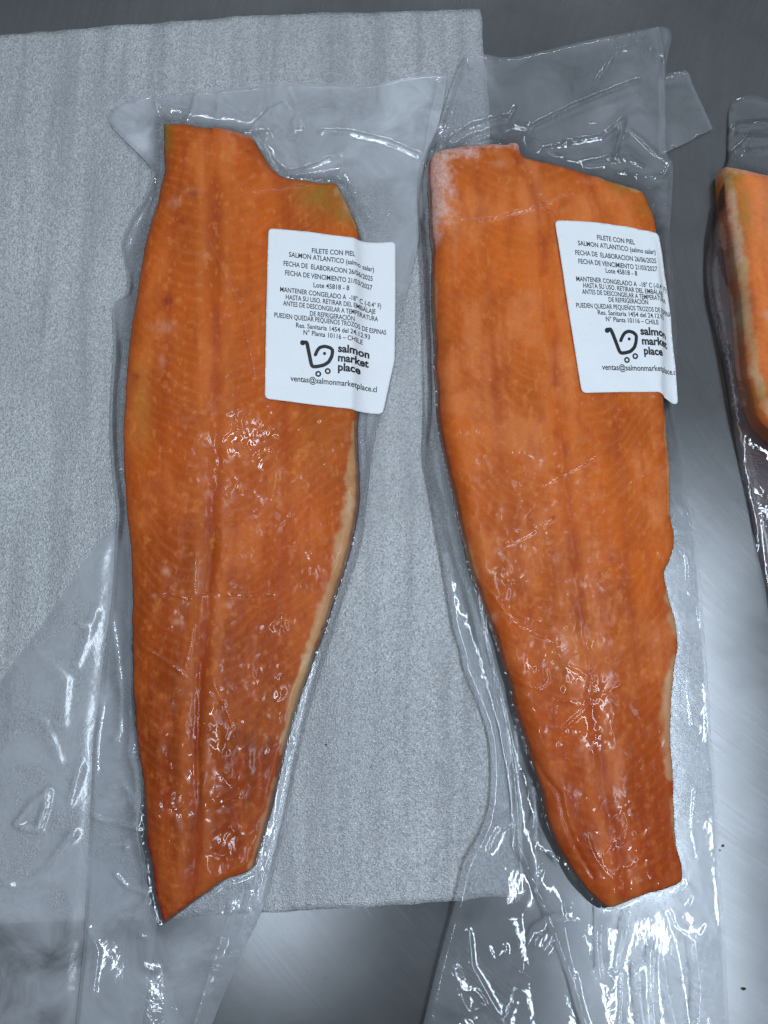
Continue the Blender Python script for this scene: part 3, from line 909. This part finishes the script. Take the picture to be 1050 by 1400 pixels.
build_fillet(FL, pack_l, dict(
    up=(0.54, 0.099, 0.009), low=(0.235, 0.034, 0.0025), yspan=(520, 1080),
    fats=[([(484, 580), (482, 650), (480, 690), (466, 760), (450, 815), (430, 872), (416, 915)], 9, 0.85), ([(428, 885), (408, 940), (395, 990), (384, 1030)], 6, 0.8), ([(376, 1065), (352, 1155), (340, 1190)], 4, 0.45),
          ([(465, 262), (478, 286), (490, 315)], 9, 0.9)],
    blood=[(235, 422, 9, 1.0), (268, 276, 7, 0.9), (254, 314, 6, 0.8), (205, 670, 26, 0.25), (265, 1190, 22, 0.55), (270, 1000, 9, 0.5), (192, 520, 7, 0.7), (370, 330, 8, 0.4), (480, 610, 8, 0.5), (205, 690, 12, 0.5),
           (228, 1100, 30, 0.2), (196, 1160, 9, 0.8)] + [(200 + 3 * k, 1150 + 18 * k, 9, 1.3) for k in range(7)] + [(230 + 14 * k, 1254 - 7 * k, 6, 0.9) for k in range(5)],
    olive=[(228, 185, 9, 30, 1.0), (440, 275, 32, 20, 0.75), (470, 300, 18, 14, 0.7), (236, 170, 16, 5, 0.9), (200, 560, 12, 60, 0.3), (440, 600, 30, 60, 0.15)],
    white=[(243, 287, 12, 10, 0.6), (268, 272, 16, 7, 0.3), (286, 360, 8, 6, 0.5), (230, 455, 20, 10, 0.5), (228, 500, 6, 14, 0.5), (232, 782, 7, 8, 0.9), (316, 828, 8, 6, 0.8), (247, 850, 8, 5, 0.7), (216, 815, 6, 4, 0.6),
           (272, 790, 6, 30, 0.35), (478, 284, 10, 16, 0.7)],
    wets=[(345, 620, 55, 70, 1.0), (420, 620, 50, 60, 0.7), (370, 845, 26, 26, 0.9), (300, 965, 50, 50, 0.85), (370, 970, 30, 60, 0.95), (275, 1090, 85, 110, 1.0), (240, 1040, 60, 60, 0.8), (250, 830, 60, 50, 0.4), (420, 740, 40, 60, 0.6)],
    frosts=[([(300, 178), (345, 188)], 6, 0.5)]), 0.00105, M_SKIN, 2.4)
build_fillet(FR, pack_r, dict(
    up=(0.61, 0.124, 0.014), low=(0.33, 0.048, 0.006), yspan=(620, 1180), pale=(0.78, 0.235, 0.070),
    fats=[([(909, 575), (915, 640), (914, 700)], 6, 0.7), ([(914, 770), (917, 820), (924, 870)], 10, 0.8), ([(921, 900), (914, 950), (912, 1010), (916, 1060)], 12, 0.75), ([(920, 1090), (926, 1160)], 6, 0.6),
          ([(812, 246), (850, 258), (878, 266)], 6, 0.75), ([(594, 380), (594, 480)], 3, 0.4), ([(633, 735), (650, 790)], 6, 0.4)],
    blood=[(752, 711, 4, 0.9), (830, 767, 4, 0.8), (704, 878, 5, 0.8), (610, 640, 9, 0.6), (604, 540, 5, 0.6), (895, 590, 10, 0.3), (842, 420, 8, 0.2), (740, 300, 25, 0.25), (800, 960, 20, 0.2), (588, 262, 6, 0.9)],
    olive=[(850, 262, 20, 10, 0.6), (880, 290, 14, 14, 0.4), (600, 215, 14, 8, 0.5), (850, 1236, 10, 8, 0.5)],
    white=[(680, 235, 14, 8, 0.45), (676, 215, 6, 5, 0.5), (800, 258, 10, 6, 0.5), (793, 801, 7, 4, 0.8), (674, 846, 6, 9, 0.9), (770, 440, 12, 20, 0.15), (620, 350, 6, 40, 0.25)],
    wets=[(692, 620, 40, 55, 0.75), (720, 730, 55, 30, 0.5), (760, 950, 85, 80, 1.0), (725, 985, 30, 50, 0.9), (820, 1010, 40, 40, 0.8), (860, 1160, 75, 80, 1.0), (800, 1120, 40, 70, 0.7), (690, 800, 40, 60, 0.55), (810, 560, 20, 40, 0.6), (900, 820, 20, 60, 0.6), (880, 1060, 40, 60, 0.5)],
    frosts=[([(588, 215), (620, 206), (700, 202), (716, 212)], 8, 0.9), ([(597, 215), (597, 300)], 20, 1.0), ([(594, 300), (594, 335)], 8, 0.7), ([(612, 210), (640, 214)], 13, 0.9)]), 0.00105, M_SKIN, 1.7)
SKIN3 = resample(P2(smooth_closed([(990, 262), (1060, 252), (1300, 300), (1420, 500), (1420, 800), (1250, 880), (1120, 880), (1064, 856), (1050, 800), (1036, 735), (1020, 650), (1007, 590), (996, 520),
                                   (985, 450), (975, 390), (978, 320)], 4), 0.004), 0.003)
build_fillet(FT, pack_t, dict(
    up=(0.76, 0.20, 0.045), low=(0.70, 0.15, 0.02), yspan=(400, 900),
    fats=[([(992, 250), (1000, 320), (1009, 380), (1016, 450), (1026, 520), (1040, 565), (1060, 590)], 6, 0.9)],
    blood=[(1018, 420, 8, 0.3)], olive=[(996, 245, 12, 16, 0.8), (1008, 300, 10, 40, 0.6), (1035, 545, 14, 14, 0.6)],
    white=[(1040, 300, 30, 60, 0.3), (1036, 440, 8, 8, 0.8)], wets=[(1036, 440, 10, 10, 0.5)],
    frosts=[([(986, 236), (1010, 236), (1050, 250)], 8, 0.5), ([(993, 270), (1004, 360)], 6, 0.45)]), 0.0014, M_PLUM, 3, SKIN3)

BL.build(M_FILM_A, M_FILM_LOW, pack_l)
BR.build(M_FILM_B, M_FILM_LOW, pack_r)
BT.build(M_FILM_T, M_FILM_LOW, pack_t, 0.0022)

# corner of the right hand bag's back film, sticking out past its side seam
fx, ff = cdt(resample(P2([(900, 104), (937, 97), (956, 138), (974, 177), (940, 195), (900, 214)], 0.001), 0.002), 0.0025)
fz = 0.0009 + 0.0016 * fbm(fx[:, 0] * 50, fx[:, 1] * 50, 77, 2) * ss(0, 0.01, fx[:, 0] - fx[:, 0].min())
rd = P2([(905, 112), (925, 108), (940, 106)], 0.001)
fz = fz + 0.0016 * np.exp(-(dist_line(fx, rd) / 0.0035) ** 2)
mesh_object('film_flap', np.c_[fx, fz], ff, mat_film('clear_film_flap', 0.17, 0.4, 0.16), pack_r)

# ------------------------------------------------------------------ loose film, lower left
LOOSE = [(172, 690), (120, 762), (60, 850), (0, 932), (-70, 1020), (-90, 1250), (-90, 1480), (60, 1500), (180, 1490), (215, 1260), (205, 1100), (196, 900), (186, 760)]
lp = resample(P2(LOOSE, 0.002), 0.002)
xy, f = cdt(lp, 0.0022)
x, y = xy[:, 0], xy[:, 1]
b = dist_line(xy, lp, True)
z = foam_z(xy) + 0.0003
fold = 0.0018 * fbm(x * 18, y * 18, 401, 2)
for pts, A, w in (([(22, 1128), (45, 1100), (66, 1082), (62, 1105), (52, 1135), (30, 1132)], 2.2, 1.8), ([(108, 853), (118, 855)], 1.6, 1.6), ([(70, 1180), (100, 1140)], 1.2, 3.0), ([(8, 1208), (16, 1210)], 1.4, 1.6),
                  ([(60, 900), (90, 930), (85, 990)], 0.9, 4.0), ([(20, 960), (60, 985), (80, 1040)], 0.9, 4.0), ([(110, 1050), (95, 1100)], 1.0, 2.5), ([(130, 840), (105, 910)], 0.8, 3)):
    fold = fold + A * 1e-3 * np.exp(-(dist_line(xy, P2(pts, 0.003)) / (w * 1e-3)) ** 2)
# it dives under the left pack
q = PXY(xy, 0.002)
edge = np.interp(q[:, 1], [690, 830, 960, 1180, 1400, 1500], [160, 152, 136, 120, 104, 94])
fold = fold * ss(-2, 22, edge - q[:, 0]) * ss(0, 0.008, b)
o = mesh_object('plastic_sheet', np.c_[xy, z + fold], f, M_FILM_C)
o['label'] = 'loose milky plastic sheet lying under the lower flank of the pointed tail pack'
o['category'] = 'plastic sheet'

# ------------------------------------------------------------------ labels


def surf(B, xy):
    return np.maximum(B.z(xy, False), B.z(xy, True))


def smooth_label(z, f, it):
    n = len(z)
    e = np.vstack([f[:, [0, 1]], f[:, [1, 2]], f[:, [2, 0]]])
    floor = z.copy()
    for _ in range(it):
        acc = np.zeros(n); cnt = np.zeros(n)
        np.add.at(acc, e[:, 0], z[e[:, 1]]); np.add.at(cnt, e[:, 0], 1)
        np.add.at(acc, e[:, 1], z[e[:, 0]]); np.add.at(cnt, e[:, 1], 1)
        z = np.maximum(floor, 0.3 * z + 0.7 * acc / cnt)
    return z


def fine_print(vv, faces, maxlen):
    """cut lettering into small pieces so that it can follow the paper"""
    bm = bmesh.new()
    bv = [bm.verts.new((a, b, 0)) for a, b in vv]
    for t in faces:
        try:
            bm.faces.new([bv[i] for i in t])
        except ValueError:
            pass
    bmesh.ops.triangulate(bm, faces=bm.faces[:])
    for _ in range(3):
        long = [e for e in bm.edges if e.calc_length() > maxlen]
        if not long:
            break
        bmesh.ops.subdivide_edges(bm, edges=long, cuts=1)
        bmesh.ops.triangulate(bm, faces=[q for q in bm.faces if len(q.verts) > 3])
    bm.verts.index_update()
    v = np.array([w.co[:2] for w in bm.verts]); fs = [[w.index for w in q.verts] for q in bm.faces]
    bm.free()
    return v, fs


def build_label(B, parent, corners, texts, up, logo, zl):
    poly = P2(corners, zl)
    # round the outer corners
    pts = []
    m = len(poly)
    for i in range(m):
        a, p, c = poly[i - 1], poly[i], poly[(i + 1) % m]
        u1 = (a - p) / np.linalg.norm(a - p); u2 = (c - p) / np.linalg.norm(c - p)
        if u1 @ u2 > -0.6:
            for t in np.linspace(0, 1, 6):
                r = 0.0032
                pts.append((1 - t) ** 2 * (p + u1 * r) + 2 * t * (1 - t) * p + t * t * (p + u2 * r))
        else:
            pts.append(p)
    xy, f = cdt(resample(np.array(pts), 0.0009), 0.0013)
    z = smooth_label(surf(B, xy), f, 14) + 0.0004 + 0.0007 * np.abs(2 * vnoise(xy[:, 0] * 55 + xy[:, 1] * 20, xy[:, 1] * 30, B.seed + 51) - 1) + 0.0003 * fbm(xy[:, 0] * 120, xy[:, 1] * 120, B.seed + 52, 2)
    tree = BVHTree.FromPolygons([(*p, h) for p, h in zip(xy.tolist(), z.tolist())], f.tolist())
    v, fa = slab(xy, f, z, z - 0.00016)
    lab = mesh_object('paper_label', v, fa, M_PAPER, parent)
    up = np.array(up, float)

    def lay(loc2, name, faces):
        """pixel places -> print lying on the paper"""
        loc2, faces = fine_print(loc2, faces, 2.2)
        w = P(loc2[:, 0], loc2[:, 1], zl)
        zz = np.zeros(len(w))
        for i, (a, b) in enumerate(w.tolist()):
            hit = tree.ray_cast(Vector((a, b, 1.0)), Vector((0, 0, -1)))
            zz[i] = hit[0].z + 0.00011 if hit[0] is not None else 0
        keep = inside(w, np.array(pts))
        faces = [t for t in faces if all(keep[i] for i in t)]
        o = mesh_object(name, np.c_[w, zz], faces, M_INK, lab, smooth=False)
        return o

    for (s, x0, y0, x1, y1, cap, bold) in texts:
        cu = bpy.data.curves.new('tmp', 'FONT')
        cu.body = s
        cu.size = 1.0
        cu.offset = bold
        cu.resolution_u = 3
        to = bpy.data.objects.new('tmp', cu)
        COL.objects.link(to)
        dg = bpy.context.evaluated_depsgraph_get()
        me = bpy.data.meshes.new_from_object(to.evaluated_get(dg))
        vv = np.array([t.co[:2] for t in me.vertices])
        faces = [list(p.vertices) for p in me.polygons]
        bpy.data.objects.remove(to); bpy.data.curves.remove(cu); bpy.data.meshes.remove(me)
        if len(vv) == 0:
            continue
        lo, hi = vv[:, 0].min(), vv[:, 0].max()
        sx = (vv[:, 0] - lo) / (hi - lo)
        b0 = np.array([x0, y0]); b1 = np.array([x1, y1])
        loc = b0 + sx[:, None] * (b1 - b0) + (vv[:, 1] / 0.70 * cap * 1.06)[:, None] * up
        lay(loc, 'text_line', faces)
    # cart mark
    O, K, strokes, dots, rings = logo
    vs, fs = [], []

    def stroke(p, w0, w1):
        p = np.array(p, float)
        q = resample(np.array(p), 6.0, False) if len(p) > 2 else p
        # smooth
        for _ in range(3):
            q[1:-1] = (q[:-2] + 2 * q[1:-1] + q[2:]) / 4
        n = len(q)
        t = np.gradient(q, axis=0); t /= np.linalg.norm(t, axis=1)[:, None]
        nn = np.c_[-t[:, 1], t[:, 0]]
        w = np.linspace(w0, w1, n)[:, None] / 2
        base = sum(len(a) for a in vs)
        vs.append(np.vstack([q + nn * w, q - nn * w]))
        for i in range(n - 1):
            fs.append([base + i, base + i + 1, base + n + i + 1, base + n + i])
        for e, sgn in ((0, -1), (n - 1, 1)):
            disc(q[e], w[e, 0])

    def disc(c, r, r0=0.0, n=18):
        base = sum(len(a) for a in vs)
        a = np.linspace(0, 2 * math.pi, n, endpoint=False)
        ring = np.c_[np.cos(a), np.sin(a)]
        if r0 == 0:
            vs.append(np.array(c) + ring * r)
            fs.append(list(range(base, base + n)))
        else:
            vs.append(np.vstack([np.array(c) + ring * r, np.array(c) + ring * r0]))
            for i in range(n):
                j = (i + 1) % n
                fs.append([base + i, base + j, base + n + j, base + n + i])

    for s_, w0, w1 in strokes:
        stroke(s_, w0, w1)
    for c, r in dots:
        disc(c, r)
    for c, r, r0 in rings:
        disc(c, r, r0)
    loc = np.vstack(vs) / K + np.array(O)
    lay(loc, 'cart_logo', fs)
    return lab


B1, B2 = 0.014, 0.036
T_LEFT = [
    ('FILETE CON PIEL', 425.8, 343.2, 485.2, 344.4, 6.3, B1), ('SALMON ATLANTICO (salmo salar)', 394.8, 349.9, 511, 358.6, 6.3, B1),
    ('FECHA DE  ELABORACION 26/06/2025', 387.5, 362.5, 509, 371.4, 6.3, B1), ('FECHA DE VENCIMIENTO 21/03/2027', 389.6, 375.2, 508.5, 383.8, 6.3, B1),
    ('Lote 45818 - 8', 428, 389.9, 477, 392.2, 6.3, B1), ('MANTENER CONGELADO A  -18° C (-0.4° F)', 382.8, 398.1, 521, 408.4, 6.2, B1),
    ('HASTA SU USO. RETIRAR DEL EMBALAJE', 390.4, 408.2, 513, 416.8, 6.2, B1), ('ANTES DE DESCONGELAR A TEMPERATURA', 386.8, 416.8, 516.5, 427.0, 6.2, B1),
    ('DE REFRIGERACIÓN', 423.3, 429.5, 484.3, 433.7, 6.2, B1), ('PUEDEN QUEDAR PEQUEÑOS TROZOS DE ESPINAS', 375, 433.5, 528, 445.0, 6.2, B1),
    ('Res. Sanitaria 1454 del 24.12.93', 404.3, 446.1, 505.2, 453.0, 6.2, B1), ("N° Planta 10116 – CHILE", 414.4, 455.6, 495.3, 462.2, 6.2, B1),
    ('salmon', 461.4, 477.4, 504.5, 479.6, 10.0, B2), ('market', 461.4, 490.3, 503.5, 492.9, 10.0, B2), ('place', 461.4, 503.2, 492.3, 504.9, 10.0, B2),
    ('ventas@salmonmarketplace.cl', 396.7, 520.0, 515, 526.6, 7.6, B1)]
T_RIGHT = [
    ('FILETE CON PIEL', 817, 327.1, 871, 330.4, 6.3, B1), ('SALMON ATLANTICO (salmo salar)', 790, 336.3, 900.5, 342.4, 6.3, B1),
    ('FECHA DE  ELABORACION 26/06/2025', 786.2, 349.6, 901.5, 354.6, 6.3, B1), ('FECHA DE VENCIMIENTO 21/03/2027', 790.4, 361.6, 903, 365.6, 6.3, B1),
    ('Lote 45818 - 8', 829, 371.9, 874.2, 373.3, 6.3, B1), ('MANTENER CONGELADO A  -18° C (-0.4° F)', 787.5, 385.4, 920, 389.0, 6.2, B1),
    ('HASTA SU USO. RETIRAR DEL EMBALAJE', 797.2, 393.8, 914, 397.6, 6.2, B1), ('ANTES DE DESCONGELAR A TEMPERATURA', 795.7, 402.4, 919, 405.6, 6.2, B1),
    ('DE REFRIGERACIÓN', 832.9, 411.9, 890, 412.1, 6.2, B1), ('PUEDEN QUEDAR PEQUEÑOS TROZOS DE ESPINAS', 787.5, 421.6, 932, 421.8, 6.2, B1),
    ('Res. Sanitaria 1454 del 24.12.93', 817.6, 430, 915, 430.2, 6.2, B1), ("N° Planta 10116 – CHILE", 829, 438.6, 905, 439, 6.2, B1),
    ('salmon', 878.6, 454, 920, 454.6, 10.0, B2), ('market', 881, 467.3, 922, 467.6, 10.0, B2), ('place', 883.7, 481.0, 912, 481.2, 10.0, B2),
    ('ventas@salmonmarketplace.cl', 823.3, 505.6, 938, 502.4, 7.6, B1)]
LOGO_L = ((350, 420), 5.25,
          [([(330, 247), (362, 240), (372, 290), (384, 350), (394, 400), (402, 417), (440, 414), (485, 402), (520, 378), (542, 335), (548, 292), (530, 275), (490, 266), (455, 276), (436, 300), (424, 330)], 27, 24)],
          [((333, 247), 19), ((489, 319), 11.5)], [((444, 467), 22, 10), ((512, 445), 22, 10)])
LOGO_R = ((750, 410), 5.25,
          [([(420, 214), (448, 204), (468, 245), (492, 305), (512, 355), (525, 375), (560, 370), (600, 358), (630, 325), (642, 285), (644, 240), (622, 220), (585, 212), (555, 226), (538, 252), (525, 284)], 27, 24)],
          [((424, 215), 19), ((589, 268), 11.5)], [((572, 421), 22, 10), ((635, 390), 22, 10)])
build_label(BL, pack_l, [(367, 312), (420, 314), (455, 317), (490, 319), (541, 314), (541, 400), (540, 480), (523, 557), (484, 556), (420, 551), (362, 545), (364, 430)], T_LEFT, (0.02, -1.0), LOGO_L, 0.0245)
build_label(BR, pack_r, [(758, 302), (810, 303), (860, 306), (905, 312), (928, 420), (940, 544), (930, 542), (905, 532), (850, 535), (795, 538), (776, 420)], T_RIGHT, (-0.11, -0.99), LOGO_R, 0.0262)

# ------------------------------------------------------------------ crumbs
for k, (px, py, r, lab) in enumerate(((989, 1157, 0.0008, 'larger dark crumb of a pair on the steel beside the blunt tail pack'), (985, 1163, 0.00055, 'smaller dark crumb of a pair on the steel beside the blunt tail pack'),
                                      (1017, 1353, 0.0009, 'thin dark crumb alone on the steel near the lower right corner'), (446, 1018, 0.0006, 'tiny dark speck lying on the white foam between the two packs'))):
    a = np.linspace(0, 2 * math.pi, 9)[:-1]
    c = P(px, py, 0.001)
    z0 = FOAM_Z + 0.0002 if k == 3 else 0.0
    rr = r * (0.7 + 0.6 * rng.random(8))
    el = 1.9 if k == 2 else 1.2
    lowr = np.c_[c[0] + np.cos(a) * rr * el, c[1] + np.sin(a) * rr, np.full(8, z0)]
    mid = np.c_[c[0] + np.cos(a + .3) * rr * el * 0.8, c[1] + np.sin(a + .3) * rr * 0.8, np.full(8, z0 + r * 0.7)]
    top = np.array([[c[0], c[1], z0 + r]])
    fc = [[i, (i + 1) % 8, 8 + (i + 1) % 8, 8 + i] for i in range(8)] + [[8 + i, 8 + (i + 1) % 8, 16] for i in range(8)]
    o = mesh_object('crumb', np.vstack([lowr, mid, top]), fc, M_CRUMB)
    o['label'] = lab; o['category'] = 'crumb'; o['group'] = 'dark crumbs'
